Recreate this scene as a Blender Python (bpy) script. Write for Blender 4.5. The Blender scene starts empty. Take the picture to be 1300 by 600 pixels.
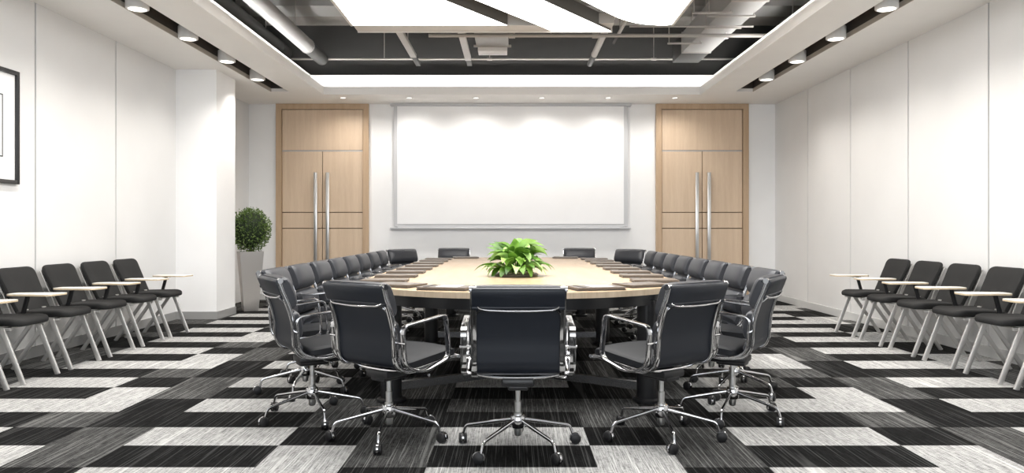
import bpy, bmesh, math, random
from mathutils import Vector, Matrix
random.seed(7)
PI = math.pi
R = math.radians
scn = bpy.context.scene
COL = scn.collection

# ------------------------------------------------------------------ materials
def new_mat(name, color=(.8, .8, .8), rough=.5, metal=0.0, spec=.5, emit=None, strength=0.0, coat=0.0):
    m = bpy.data.materials.new(name)
    m.use_nodes = True
    b = m.node_tree.nodes['Principled BSDF']
    b.inputs['Base Color'].default_value = (*color, 1)
    b.inputs['Roughness'].default_value = rough
    b.inputs['Metallic'].default_value = metal
    b.inputs['Specular IOR Level'].default_value = spec
    b.inputs['Coat Weight'].default_value = coat
    if emit:
        b.inputs['Emission Color'].default_value = (*emit, 1)
        b.inputs['Emission Strength'].default_value = strength
    return m

def N(m, t, **kw):
    n = m.node_tree.nodes.new(t)
    for k, v in kw.items():
        setattr(n, k, v)
    return n

def L(m, a, b):
    m.node_tree.links.new(a, b)

def noise_bump(m, scale=40, strength=.1, dist=.01, stretch=(1, 1, 1), detail=3):
    bs = m.node_tree.nodes['Principled BSDF']
    tc = N(m, 'ShaderNodeTexCoord'); mp = N(m, 'ShaderNodeMapping')
    mp.inputs['Scale'].default_value = stretch
    nz = N(m, 'ShaderNodeTexNoise'); nz.inputs['Scale'].default_value = scale; nz.inputs['Detail'].default_value = detail
    bp = N(m, 'ShaderNodeBump'); bp.inputs['Strength'].default_value = strength; bp.inputs['Distance'].default_value = dist
    L(m, tc.outputs['Object'], mp.inputs['Vector']); L(m, mp.outputs['Vector'], nz.inputs['Vector'])
    L(m, nz.outputs['Fac'], bp.inputs['Height']); L(m, bp.outputs['Normal'], bs.inputs['Normal'])
    return nz

def noise_color(m, c1, c2, scale=5, stretch=(1, 1, 1), detail=4, lo=.35, hi=.65, distortion=0.0):
    bs = m.node_tree.nodes['Principled BSDF']
    tc = N(m, 'ShaderNodeTexCoord'); mp = N(m, 'ShaderNodeMapping')
    mp.inputs['Scale'].default_value = stretch
    nz = N(m, 'ShaderNodeTexNoise'); nz.inputs['Scale'].default_value = scale; nz.inputs['Detail'].default_value = detail
    nz.inputs['Distortion'].default_value = distortion
    cr = N(m, 'ShaderNodeValToRGB')
    cr.color_ramp.elements[0].position = lo; cr.color_ramp.elements[0].color = (*c1, 1)
    cr.color_ramp.elements[1].position = hi; cr.color_ramp.elements[1].color = (*c2, 1)
    L(m, tc.outputs['Object'], mp.inputs['Vector']); L(m, mp.outputs['Vector'], nz.inputs['Vector'])
    L(m, nz.outputs['Fac'], cr.inputs['Fac']); L(m, cr.outputs['Color'], bs.inputs['Base Color'])
    return cr

def wall_mat(name, c, rough=.6):
    m = new_mat(name, c, rough)
    noise_color(m, tuple(x * .985 for x in c), tuple(min(1, x * 1.01) for x in c), 2.0)
    return m

M = {}
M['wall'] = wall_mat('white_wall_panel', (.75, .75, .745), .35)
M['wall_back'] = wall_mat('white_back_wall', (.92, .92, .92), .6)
M['seam'] = wall_mat('grey_wall_joint', (.30, .30, .30), .6)
M['ceil'] = wall_mat('white_ceiling', (.92, .905, .88), .7)
M['cove'] = wall_mat('white_cove', (.9, .9, .9), .8)
M['base'] = wall_mat('grey_skirting', (.33, .33, .325), .22)
M['base_light'] = wall_mat('pale_skirting', (.62, .62, .61), .25)
M['dark'] = wall_mat('dark_grey_plenum', (.045, .045, .044), .85)
M['slab'] = wall_mat('grey_slab', (.26, .245, .225), .85)
M['slot'] = wall_mat('slot_lining', (.07, .062, .055), .8)
M['slotlip'] = wall_mat('slot_lip', (.50, .46, .40), .6)
M['duct'] = wall_mat('light_grey_duct', (.34, .34, .335), .5)
M['pipe'] = wall_mat('painted_pipe', (.42, .40, .375), .45)
M['ductdark'] = wall_mat('dark_duct_and_shade', (.035, .035, .033), .6)  # dark duct colour; also paints shade on the far ends of pale runs
M['chrome'] = new_mat('chrome', (.58, .58, .59), .08, 1.0)
nb = noise_bump(M['chrome'], 6, .02, .002)
M['steel'] = new_mat('brushed_steel', (.72, .72, .71), .28, 1.0)
noise_bump(M['steel'], 30, .03, .002, (1, 1, .05))
M['gunmetal'] = new_mat('dark_polished_metal', (.36, .36, .37), .22, .9)
noise_bump(M['gunmetal'], 20, .02, .001)
M['legmetal'] = new_mat('satin_leg_metal', (.66, .65, .63), .30, .75)
noise_bump(M['legmetal'], 30, .03, .002)
M['leather'] = new_mat('blue_black_leather', (.032, .034, .040), .40, 0, .5)
noise_bump(M['leather'], 260, .12, .0015)
M['leatherseat'] = new_mat('blue_black_seat_leather', (.009, .010, .012), .55, 0, .2)  # same leather as the pads, darkened in colour for the table's dark reflection
noise_bump(M['leatherseat'], 260, .12, .0015)
M['leatherback'] = new_mat('blue_black_leather_back', (.007, .010, .017), .40, 0, .5)
noise_bump(M['leatherback'], 260, .08, .001)
M['rubber'] = new_mat('black_rubber', (.008, .008, .009), .5)
noise_bump(M['rubber'], 60, .03, .002)
M['fabric'] = new_mat('black_chair_fabric', (.016, .016, .016), .78, 0, .3)
noise_bump(M['fabric'], 500, .25, .001)
M['blackmetal'] = new_mat('black_painted_metal', (.012, .012, .013), .35)
noise_bump(M['blackmetal'], 40, .02, .001)
M['apron'] = new_mat('dark_table_apron', (.014, .014, .015), .28, 0, .5)
noise_bump(M['apron'], 30, .02, .002)
M['tablet'] = new_mat('cream_laminate', (.80, .77, .70), .3)
noise_color(M['tablet'], (.78, .74, .66), (.84, .82, .77), 6, (1, 6, 1))
M['tabletedge'] = new_mat('ply_edge', (.62, .50, .33), .4)
noise_color(M['tabletedge'], (.55, .43, .28), (.72, .60, .43), 30, (1, 1, 8))
M['screen'] = wall_mat('white_screen_fabric', (.93, .93, .935), .55)
M['screenframe'] = wall_mat('pale_grey_screen_frame', (.58, .585, .60), .4)
M['frameblack'] = new_mat('black_picture_frame', (.02, .021, .023), .35)
noise_bump(M['frameblack'], 50, .02, .001)
M['paper'] = wall_mat('white_paper', (.86, .86, .87), .5)
M['artgrey'] = wall_mat('pale_grey_print', (.62, .63, .65), .5)
M['folder'] = new_mat('taupe_leather_folder', (.14, .115, .095), .35)
noise_color(M['folder'], (.12, .10, .083), (.165, .138, .115), 60)
M['folderedge'] = new_mat('dark_folder_edge', (.05, .04, .034), .45)
noise_bump(M['folderedge'], 60, .05, .001)
M['pen'] = new_mat('dark_pen_band', (.20, .17, .14), .3)
noise_bump(M['pen'], 60, .05, .001)

def wood(name, c1, c2, stretch, scale=3.0, rough=.4, spec=.5):
    m = new_mat(name, c1, rough, 0, spec)
    bs = m.node_tree.nodes['Principled BSDF']
    tc = N(m, 'ShaderNodeTexCoord'); mp = N(m, 'ShaderNodeMapping'); mp.inputs['Scale'].default_value = stretch
    nz = N(m, 'ShaderNodeTexNoise'); nz.inputs['Scale'].default_value = scale; nz.inputs['Detail'].default_value = 8
    nz.inputs['Distortion'].default_value = .4
    n2 = N(m, 'ShaderNodeTexNoise'); n2.inputs['Scale'].default_value = scale * 9; n2.inputs['Detail'].default_value = 3
    mx = N(m, 'ShaderNodeMath', operation='MULTIPLY_ADD'); mx.inputs[1].default_value = .65; 
    m2 = N(m, 'ShaderNodeMath', operation='MULTIPLY'); m2.inputs[1].default_value = .35
    cr = N(m, 'ShaderNodeValToRGB')
    cr.color_ramp.elements[0].position = .33; cr.color_ramp.elements[0].color = (*c1, 1)
    cr.color_ramp.elements[1].position = .68; cr.color_ramp.elements[1].color = (*c2, 1)
    L(m, tc.outputs['Object'], mp.inputs['Vector'])
    L(m, mp.outputs['Vector'], nz.inputs['Vector']); L(m, mp.outputs['Vector'], n2.inputs['Vector'])
    L(m, n2.outputs['Fac'], m2.inputs[0]); L(m, nz.outputs['Fac'], mx.inputs[0]); L(m, m2.outputs[0], mx.inputs[2])
    L(m, mx.outputs[0], cr.inputs['Fac']); L(m, cr.outputs['Color'], bs.inputs['Base Color'])
    return m
M['doorwood'] = wood('oak_door_veneer', (.60, .45, .315), (.70, .55, .405), (9, 9, .5), 1.6, .45)
M['doorframe'] = wood('oak_door_frame', (.46, .32, .20), (.56, .41, .275), (9, 9, .5), 1.6, .45)
M['groove'] = new_mat('door_groove', (.14, .085, .05), .7)
noise_bump(M['groove'], 40, .02, .001)
M['tabletop'] = wood('maple_table_top', (.48, .345, .215), (.56, .42, .275), (5, .6, 5), 2.2, .26, .5)
M['tableedge'] = wood('maple_table_edge', (.50, .39, .27), (.66, .54, .40), (14, 14, .8), 2.0, .4)

def carpet(name, dark, light, streak, samt, bias):
    m = new_mat(name, light, 1.0, 0, .06)
    bs = m.node_tree.nodes['Principled BSDF']
    tc = N(m, 'ShaderNodeTexCoord')
    def noise(sx, sy, sc, det, rough=.5):
        mp = N(m, 'ShaderNodeMapping'); mp.inputs['Scale'].default_value = (sx, sy, 1)
        nz = N(m, 'ShaderNodeTexNoise', noise_dimensions='2D'); nz.inputs['Scale'].default_value = sc; nz.inputs['Detail'].default_value = det
        nz.inputs['Roughness'].default_value = rough
        L(m, tc.outputs['Object'], mp.inputs['Vector']); L(m, mp.outputs['Vector'], nz.inputs['Vector'])
        return nz.outputs['Fac']
    def ramp(src, a, b, ca=(0, 0, 0), cb=(1, 1, 1)):
        cr = N(m, 'ShaderNodeValToRGB')
        cr.color_ramp.elements[0].position = a; cr.color_ramp.elements[0].color = (*ca, 1)
        cr.color_ramp.elements[1].position = b; cr.color_ramp.elements[1].color = (*cb, 1)
        L(m, src, cr.inputs['Fac']); return cr.outputs['Color']
    along = noise(170, 9, 1, 2)       # fine threads running with the room
    across = noise(30, 260, 1, 2)     # weft
    fine = noise(420, 420, 1, 1)
    a1 = N(m, 'ShaderNodeMath', operation='ADD'); L(m, along, a1.inputs[0]); L(m, across, a1.inputs[1])
    a2 = N(m, 'ShaderNodeMath', operation='ADD'); L(m, a1.outputs[0], a2.inputs[0]); L(m, fine, a2.inputs[1])
    a3 = N(m, 'ShaderNodeMath', operation='MULTIPLY'); a3.inputs[1].default_value = .3333; L(m, a2.outputs[0], a3.inputs[0])
    base = ramp(a3.outputs[0], .40 + bias, .58 + bias, dark, light)
    lines = ramp(noise(170, 1.6, 1, 1, .4), .66, .74)
    l2 = ramp(noise(90, 1.2, 1, 1, .4), .70, .74)
    def thin(sx, sy, w_):
        cr = N(m, 'ShaderNodeValToRGB'); e = cr.color_ramp.elements
        e[0].position = .5 - w_; e[0].color = (0, 0, 0, 1); e[1].position = .5 + w_; e[1].color = (0, 0, 0, 1)
        k = e.new(.5); k.color = (1, 1, 1, 1)
        L(m, noise(sx, sy, 1, 0), cr.inputs['Fac']); return cr.outputs['Color']
    l3 = thin(9, .16, .02)
    mx0 = N(m, 'ShaderNodeMath', operation='MAXIMUM'); L(m, lines, mx0.inputs[0]); L(m, l3, mx0.inputs[1])
    mxl = N(m, 'ShaderNodeMath', operation='MAXIMUM'); L(m, mx0.outputs[0], mxl.inputs[0]); L(m, l2, mxl.inputs[1])
    ml = N(m, 'ShaderNodeMath', operation='MULTIPLY'); ml.inputs[1].default_value = samt; L(m, mxl.outputs[0], ml.inputs[0])
    mix = N(m, 'ShaderNodeMix', data_type='RGBA')
    L(m, ml.outputs[0], mix.inputs['Factor']); L(m, base, mix.inputs['A']); mix.inputs['B'].default_value = (*streak, 1)
    L(m, mix.outputs['Result'], bs.inputs['Base Color'])
    bp = N(m, 'ShaderNodeBump'); bp.inputs['Strength'].default_value = .3; bp.inputs['Distance'].default_value = .003
    L(m, a3.outputs[0], bp.inputs['Height']); L(m, bp.outputs['Normal'], bs.inputs['Normal'])
    return m
M['cL'] = carpet('carpet_light_grey', (.11, .11, .109), (.46, .46, .45), (.72, .72, .70), .5, -.01)
M['cM'] = carpet('carpet_mid_grey', (.008, .008, .008), (.085, .085, .083), (.30, .30, .29), .45, 0)
M['cD'] = carpet('carpet_black', (.0015, .0015, .0015), (.013, .013, .0128), (.11, .11, .108), .40, 0)

def emis(name, col, st):
    m = new_mat(name, (.9, .9, .9), .5)
    b = m.node_tree.nodes['Principled BSDF']
    b.inputs['Emission Color'].default_value = (*col, 1); b.inputs['Emission Strength'].default_value = st
    return m
M['panel'] = emis('luminous_panel', (1, .985, .965), 4.7)
M['led'] = emis('led_strip', (1, .98, .95), 22.0)
M['lamp'] = emis('lamp_lens', (1, .96, .90), 1.1)
M['lampwhite'] = wall_mat('white_lamp_body', (.72, .71, .69), .35)
M['panelframe'] = wall_mat('grey_light_frame', (.17, .16, .145), .5)
M['panelrail'] = wall_mat('pale_light_rail', (.62, .60, .57), .45)

def leaf_mat(name, c1, c2, c3, scale, trans=.25):
    m = new_mat(name, c1, .38, 0, .5)
    bs = m.node_tree.nodes['Principled BSDF']
    tc = N(m, 'ShaderNodeTexCoord')
    nz = N(m, 'ShaderNodeTexNoise'); nz.inputs['Scale'].default_value = scale; nz.inputs['Detail'].default_value = 2
    cr = N(m, 'ShaderNodeValToRGB')
    cr.color_ramp.elements[0].position = .3; cr.color_ramp.elements[0].color = (*c1, 1)
    cr.color_ramp.elements[1].position = .7; cr.color_ramp.elements[1].color = (*c3, 1)
    e = cr.color_ramp.elements.new(.5); e.color = (*c2, 1)
    L(m, tc.outputs['Object'], nz.inputs['Vector']); L(m, nz.outputs['Fac'], cr.inputs['Fac'])
    L(m, cr.outputs['Color'], bs.inputs['Base Color'])
    tr = N(m, 'ShaderNodeBsdfTranslucent'); L(m, cr.outputs['Color'], tr.inputs['Color'])
    mx = N(m, 'ShaderNodeMixShader'); mx.inputs[0].default_value = trans
    out = m.node_tree.nodes['Material Output']
    L(m, bs.outputs[0], mx.inputs[1]); L(m, tr.outputs[0], mx.inputs[2]); L(m, mx.outputs[0], out.inputs['Surface'])
    return m
M['leaf'] = leaf_mat('lime_leaf', (.10, .24, .03), (.28, .50, .09), (.40, .62, .17), 9, .25)
M['leafdark'] = leaf_mat('deep_green_leaf', (.035, .10, .012), (.08, .19, .02), (.15, .30, .04), 9, .2)
M['leafpale'] = leaf_mat('pale_lime_leaf', (.30, .52, .13), (.40, .64, .20), (.52, .74, .30), 9, .25)
M['boxleaf'] = leaf_mat('box_leaf', (.045, .085, .015), (.10, .17, .035), (.24, .32, .10), 22, .15)
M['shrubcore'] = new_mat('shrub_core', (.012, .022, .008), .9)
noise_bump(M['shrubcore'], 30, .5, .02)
M['soil'] = new_mat('pale_pebbles', (.6, .52, .36), .8)
noise_color(M['soil'], (.32, .24, .12), (.78, .72, .55), 90, detail=2)
M['planter'] = new_mat('polished_steel_planter', (.66, .63, .60), .33, .85)
noise_bump(M['planter'], 4, .01, .004)

# ------------------------------------------------------------------ mesh helpers
class MB:
    def __init__(self):
        self.v = []; self.f = []; self.mi = []; self.sm = []
    def add(self, vs, fs, mi=0, smooth=False):
        o = len(self.v); self.v += [tuple(v) for v in vs]
        for f in fs:
            self.f.append(tuple(i + o for i in f)); self.mi.append(mi); self.sm.append(smooth)
    def box(self, x0, x1, y0, y1, z0, z1, mi=0):
        vs = [(x, y, z) for z in (z0, z1) for y in (y0, y1) for x in (x0, x1)]
        self.add(vs, [(0, 2, 3, 1), (4, 5, 7, 6), (0, 1, 5, 4), (2, 6, 7, 3), (0, 4, 6, 2), (1, 3, 7, 5)], mi)
    def rbox(self, x0, x1, y0, y1, z0, z1, b=.005, seg=2, mi=0, smooth=True, mat4=None):
        bm = bmesh.new()
        bmesh.ops.create_cube(bm, size=1)
        for v in bm.verts:
            v.co = Vector(((x0 + x1) / 2 + v.co.x * (x1 - x0), (y0 + y1) / 2 + v.co.y * (y1 - y0), (z0 + z1) / 2 + v.co.z * (z1 - z0)))
        bmesh.ops.bevel(bm, geom=list(bm.edges), offset=b, segments=seg, profile=.5, affect='EDGES')
        if mat4 is not None: bmesh.ops.transform(bm, matrix=mat4, verts=bm.verts)
        bm.verts.index_update()
        self.add([v.co[:] for v in bm.verts], [[v.index for v in f.verts] for f in bm.faces], mi, smooth)
        bm.free()
    def sweep(self, path, sec, up=(0, 0, 1), closed=False, caps=True, mi=0, smooth=True, fixed=None, scales=None):
        """sec: list of (a,b) points; a along side axis, b along normal axis. fixed: constant side axis."""
        P = [Vector(p) for p in path]; n = len(P); k = len(sec); vs = []
        for i, p in enumerate(P):
            if closed: t = (P[(i + 1) % n] - P[i - 1])
            else: t = (P[min(i + 1, n - 1)] - P[max(i - 1, 0)])
            t.normalize()
            if fixed is not None: s = Vector(fixed).normalized()
            else:
                s = t.cross(Vector(up))
                if s.length < 1e-4: s = t.cross(Vector((0, 1, 0)))
                s.normalize()
            nn = s.cross(t).normalized()
            # mitre
            mit = 1.0
            if 0 < i < n - 1 or closed:
                a = (P[i] - P[i - 1]).normalized(); c = (P[(i + 1) % n] - P[i]).normalized()
                d = max(.35, math.sqrt(max(0, (1 + a.dot(c)) / 2))); mit = 1 / d
            q = scales[i] if scales else 1.0
            for (a, b) in sec:
                if fixed is not None: vs.append(p + s * a * q + nn * b * q * mit)
                else: vs.append(p + s * a * q + nn * b * q)
        fs = []
        rng = n if closed else n - 1
        for i in range(rng):
            j = (i + 1) % n
            for q in range(k):
                r = (q + 1) % k
                fs.append((i * k + q, i * k + r, j * k + r, j * k + q))
        if not closed and caps:
            fs.append(tuple(range(k - 1, -1, -1))); fs.append(tuple((n - 1) * k + q for q in range(k)))
        self.add(vs, fs, mi, smooth)
    def tube(self, path, r, k=10, mi=0, scales=None, closed=False):
        self.sweep(path, [(r * math.cos(2 * PI * i / k), r * math.sin(2 * PI * i / k)) for i in range(k)], mi=mi, scales=scales, closed=closed)
    def lathe(self, prof, c=(0, 0, 0), k=20, mi=0, axis='z', smooth=True):
        vs = []; fs = []
        for (r, z) in prof:
            for i in range(k):
                a = 2 * PI * i / k
                p = (r * math.cos(a), r * math.sin(a), z)
                if axis == 'x': p = (p[2], p[0], p[1])
                if axis == 'y': p = (p[0], p[2], p[1])
                vs.append((p[0] + c[0], p[1] + c[1], p[2] + c[2]))
        n = len(prof)
        for j in range(n - 1):
            for i in range(k):
                q = (i + 1) % k
                fs.append((j * k + i, j * k + q, (j + 1) * k + q, (j + 1) * k + i))
        fs.append(tuple(range(k - 1, -1, -1))); fs.append(tuple((n - 1) * k + i for i in range(k)))
        self.add(vs, fs, mi, smooth)
    def prism(self, poly, z0, z1, mi=0, mi_top=None, mi_bot=None, smooth_side=False):
        n = len(poly)
        vs = [(x, y, z0) for x, y in poly] + [(x, y, z1) for x, y in poly]
        o = len(self.v); self.v += vs
        def af(f, m, s=False): self.f.append(tuple(i + o for i in f)); self.mi.append(m); self.sm.append(s)
        af(tuple(range(n - 1, -1, -1)), mi if mi_bot is None else mi_bot)
        af(tuple(range(n, 2 * n)), mi if mi_top is None else mi_top)
        for i in range(n):
            j = (i + 1) % n
            af((i, j, n + j, n + i), mi, smooth_side)
    def build(self, name, mats, parent=None, loc=None, fix=True, autosmooth=None):
        me = bpy.data.meshes.new(name)
        me.from_pydata(self.v, [], self.f)
        if not isinstance(mats, (list, tuple)): mats = [mats]
        for m in mats: me.materials.append(m)
        me.polygons.foreach_set('material_index', self.mi)
        me.polygons.foreach_set('use_smooth', self.sm)
        me.update()
        if fix:
            bm = bmesh.new(); bm.from_mesh(me)
            bmesh.ops.recalc_face_normals(bm, faces=bm.faces)
            for e in bm.edges:
                if len(e.link_faces) == 2 and e.calc_face_angle(0) > R(42): e.smooth = False
            bm.to_mesh(me); bm.free()
        o = bpy.data.objects.new(name, me); COL.objects.link(o)
        if parent is not None: o.parent = parent
        if loc: o.location = loc
        return o

def smooth_path(pts, n=8, closed=False):
    """Catmull-Rom through points"""
    P = [Vector(p) for p in pts]; out = []
    m = len(P)
    for i in range(m if closed else m - 1):
        p0 = P[i - 1] if (i > 0 or closed) else P[i] * 2 - P[i + 1]
        p1 = P[i]; p2 = P[(i + 1) % m]
        p3 = P[(i + 2) % m] if (i + 2 < m or closed) else P[i + 1] * 2 - P[i]
        for k in range(n):
            t = k / n
            out.append(.5 * ((2 * p1) + (-p0 + p2) * t + (2 * p0 - 5 * p1 + 4 * p2 - p3) * t * t + (-p0 + 3 * p1 - 3 * p2 + p3) * t ** 3))
    if not closed: out.append(P[-1])
    return out

def round_poly(pts, rad, seg=5, closed=True):
    """3D polyline with rounded corners"""
    P = [Vector(p) for p in pts]; out = []; n = len(P)
    rr = rad if isinstance(rad, (list, tuple)) else [rad] * n
    for i in range(n):
        if not closed and i in (0, n - 1): out.append(P[i]); continue
        a = (P[i - 1] - P[i]); b = (P[(i + 1) % n] - P[i])
        d = min(rr[i], a.length * .49, b.length * .49)
        s = P[i] + a.normalized() * d; e = P[i] + b.normalized() * d
        for k in range(seg + 1):
            t = k / seg
            out.append(s * (1 - t) ** 2 + P[i] * 2 * t * (1 - t) + e * t * t)
    return out

def tag(o, label=None, cat=None, group=None, kind=None):
    if label: o['label'] = label
    if cat: o['category'] = cat
    if group: o['group'] = group
    if kind: o['kind'] = kind
    return o

def empty(name, loc=(0, 0, 0), rz=0, label=None, cat=None, group=None, kind=None):
    o = bpy.data.objects.new(name, None); COL.objects.link(o)
    o.empty_display_size = .1
    o.location = loc; o.rotation_euler = (0, 0, rz)
    return tag(o, label, cat, group, kind)

def copy_tree(o, parent=None):
    c = o.copy(); COL.objects.link(c); c.parent = parent
    for ch in [x for x in bpy.data.objects if x.parent == o]:
        copy_tree(ch, c)
    return c

def struct(o): o['kind'] = 'structure'; return o

# ------------------------------------------------------------------ dimensions
XW = 4.42; YB = 12.57; YF = -2.6; H = 3.28

# ------------------------------------------------------------------ floor
U = .425; PY = .376; Y0 = 3.714
ROWS = {0: ("MDMLLDLLLMM", "MMDLLLDLLLM"), 1: ("DMDDDMLDDMM", "DDMDDLMDDLL"),
        2: ("LMDLLMDLLMM", "LDMLMDMLLDD"), 3: ("DDMDDDMDDDD", "DMDDDMDDDDD")}
SPEC = {0: ("LDLLLDDDDDD", "LLDLLLLLLLL"), 1: ("DMLDDMLLLLL", "DLMDDLMDDDD"), 2: ("LMDLLMDLLLL", "LDMLLDMLLLL"),
        3: ("DDMDDDMDDDD", "DMDDDMDDDDD"), 4: ("MDMLLDLLLMM", "MMDLLLDLLLL"), 5: ("DMDDDMLDDDD", "DDMDDLMDDDD"),
        6: ("LMDLLMDLLMM", "LDMLMDMLLMM"), 7: ("DDMDDDMDDDD", "DMDDDMDDDMM"), 12: ("MDMLLDLLLDD", "MMDLLLDLLLL"),
        14: ("LMDLLMDLLDD", "LDMLMDMLLDD")}
fl = MB()
n0 = int((YF - Y0) / PY) - 2
ys = []
for n in range(n0, 26):
    a = Y0 + PY * (n - 1); b = a + PY
    a = max(a, YF); b = min(b, YB)
    if b - a < .002: continue
    lh, rh = SPEC.get(n, ROWS[n % 4])
    for side, hs in ((-1, lh), (1, rh)):
        for i, ch in enumerate(hs):
            xa = side * i * U; xb = side * min((i + 1) * U, XW)
            x0, x1 = min(xa, xb), max(xa, xb)
            if x1 - x0 < .002: continue
            fl.add([(x0, a, 0), (x1, a, 0), (x1, b, 0), (x0, b, 0)], [(0, 1, 2, 3)], 'LMD'.index(ch))
fl.box(-XW - .1, XW + .1, YF - .1, YB + .1, -.1, -.002, 2)
struct(fl.build('floor', [M['cL'], M['cM'], M['cD']], fix=False))

# ------------------------------------------------------------------ walls
def side_wall(name, sx, seams):
    w = MB()
    x0, x1 = sorted((sx * (XW + .02), sx * (XW + .14)))
    w.box(x0, x1, YF - .1, YB + .12, 0, 4.6, 1)
    edges = [YF] + seams + [YB]
    for i in range(len(edges) - 1):
        a = edges[i] + (.011 if i else 0); b = edges[i + 1] - (.011 if i < len(edges) - 2 else 0)
        x0, x1 = sorted((sx * XW, sx * (XW + .02)))
        w.box(x0, x1, a, b, 0, H + .02, 0)
    return struct(w.build(name, [M['wall'], M['seam']]))
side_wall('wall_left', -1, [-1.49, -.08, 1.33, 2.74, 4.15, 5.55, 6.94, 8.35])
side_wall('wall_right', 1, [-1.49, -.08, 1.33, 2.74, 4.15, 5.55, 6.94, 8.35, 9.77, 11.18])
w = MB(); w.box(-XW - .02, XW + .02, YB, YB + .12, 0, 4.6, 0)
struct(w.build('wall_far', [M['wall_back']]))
# wall behind the camera, with a wide made-up window added for fill light
w = MB()
wx, wz0, wz1 = 3.9, .35, 2.95
w.box(-XW - .02, -wx, YF - .12, YF, 0, 4.6); w.box(wx, XW + .02, YF - .12, YF, 0, 4.6)
w.box(-wx, wx, YF - .12, YF, 0, wz0); w.box(-wx, wx, YF - .12, YF, wz1, 4.6)
struct(w.build('wall_near', [M['wall_back']]))
w = MB()
for i in range(5):
    x = -wx + i * 2 * wx / 4
    w.box(x - .03, x + .03, YF - .09, YF - .03, wz0, wz1)
w.box(-wx, wx, YF - .09, YF - .03, wz0, wz0 + .05); w.box(-wx, wx, YF - .09, YF - .03, wz1 - .05, wz1)
struct(w.build('added_window_1', [M['blackmetal']]))  # made-up window, added to bring light in from behind
# pillar
w = MB(); w.box(-XW - .01, -3.885, 9.84, 10.50, 0, H + .02)
struct(w.build('pillar', [M['wall_back']]))
# skirtings
w = MB(); w.box(-XW, -XW + .014, YF, 9.84, 0, .10); struct(w.build('baseboard_left', M['base']))
w = MB(); w.box(-XW, -3.871, 9.826, 9.84, 0, .10); w.box(-3.885, -3.871, 9.84, 10.514, 0, .10); w.box(-XW, -3.871, 10.50, 10.514, 0, .10)
struct(w.build('baseboard_pillar', M['base']))
w = MB(); w.box(XW - .012, XW, YF, YB, 0, .10); struct(w.build('baseboard_right', M['base_light']))
w = MB()
for a, b in ((-XW, -3.97), (-2.39, 2.41), (3.99, XW)):
    w.box(a, b, YB - .012, YB, 0, .10)
struct(w.build('baseboard_far', M['base_light']))

# ------------------------------------------------------------------ ceiling with opening, cove, slots
OX, OY0, OY1 = 2.92, .6, 11.59       # opening
SX0, SX1, SY0, SY1 = 3.41, 3.68, .4, 11.42
c = MB(); T = .05
def cb(x0, x1, y0, y1): c.box(x0, x1, y0, y1, H, H + T)
E = .0205
cb(-XW, XW, OY1 + E, YB); cb(-XW, -OX - E, SY1, OY1 + E); cb(OX + E, XW, SY1, OY1 + E); cb(-XW, XW, YF, SY0)
for s in (-1, 1):
    for a, b in ((SX1, XW), (OX + E, SX0)):
        x0, x1 = sorted((s * a, s * b)); cb(x0, x1, SY0, SY1)
cb(-OX - E, OX + E, SY0, OY0 - E)
struct(c.build('ceiling', M['ceil']))
# ring between slot end and opening edge is open beyond SY1 -> opening is bounded by its own fascia
c = MB()
c.box(-OX - .02, OX + .02, OY1, OY1 + .02, H - .001, H + .11)
c.box(-OX - .02, -OX, OY0, OY1, H - .001, H + .11); c.box(OX, OX + .02, OY0, OY1, H - .001, H + .11)
c.box(-OX, OX, OY0 - .02, OY0, H - .001, H + .11)
# small stepped bead along the fascia foot
for s in (-1, 1):
    x0, x1 = sorted((s * (OX + .001), s * (OX + .06)))
    c.box(x0, x1, OY0, OY1, H - .012, H - .001)
c.box(-OX - .06, OX + .06, OY1 + .001, OY1 + .06, H - .012, H - .001)
struct(c.build('trim_1', M['ceil']))
# cove shelf and back wall
CG = .27; ZC = 3.625
c = MB()
for s in (-1, 1):
    x0, x1 = sorted((s * (OX + .02), s * (OX + CG + .03))); c.box(x0, x1, OY0 - CG, OY1 + CG, H + .051, H + .06)
    x0, x1 = sorted((s * (OX + CG), s * (OX + CG + .03))); c.box(x0, x1, OY0 - CG, OY1 + CG, H + .06, ZC)
c.box(-OX - CG, OX + CG, OY1 + .02, OY1 + CG + .03, H + .051, H + .06)
c.box(-OX - CG - .03, OX + CG + .03, OY1 + CG, OY1 + CG + .03, H + .06, ZC)
c.box(-OX - CG, OX + CG, OY0 - CG - .03, OY0 - CG, H + .06, ZC)
struct(c.build('trim_2', M['cove']))
# cove LED strips
led = MB()
for s in (-1, 1):
    x0, x1 = sorted((s * (OX + .03), s * (OX + .055))); led.box(x0, x1, OY0, OY1, H + .062, H + .075)
led.box(-OX, OX, OY1 + .03, OY1 + .055, H + .062, H + .075)
tag(led.build('led_strip', M['led']), 'warm white LED strip hidden behind the lip of the ceiling cove', 'light strip')
# plenum
c = MB()
PX = 4.25; PYB = 12.05; ZS = 4.46
c.box(-PX - .05, -PX, YF, PYB, H + .07, ZS + .1, 0); c.box(PX, PX + .05, YF, PYB, H + .07, ZS + .1, 0)
c.box(-PX, PX, PYB, PYB + .05, H + .07, ZS + .1, 0)
c.box(-PX, PX, YF + .02, YF + .07, H + .07, ZS + .1, 0)
for s in (-1, 1):
    x0, x1 = sorted((s * (OX + CG + .03), s * PX)); c.box(x0, x1, YF, PYB, ZC - .012, ZC, 0)
c.box(-OX - CG - .03, OX + CG + .03, OY1 + CG + .03, PYB, ZC - .012, ZC, 0)
c.box(-PX, PX, YF, OY0 - CG - .03, ZC - .012, ZC, 0)
c.box(-PX - .05, PX + .05, YF, PYB + .05, ZS, ZS + .12, 1)
struct(c.build('ceiling_void', [M['dark'], M['slab']]))
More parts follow.
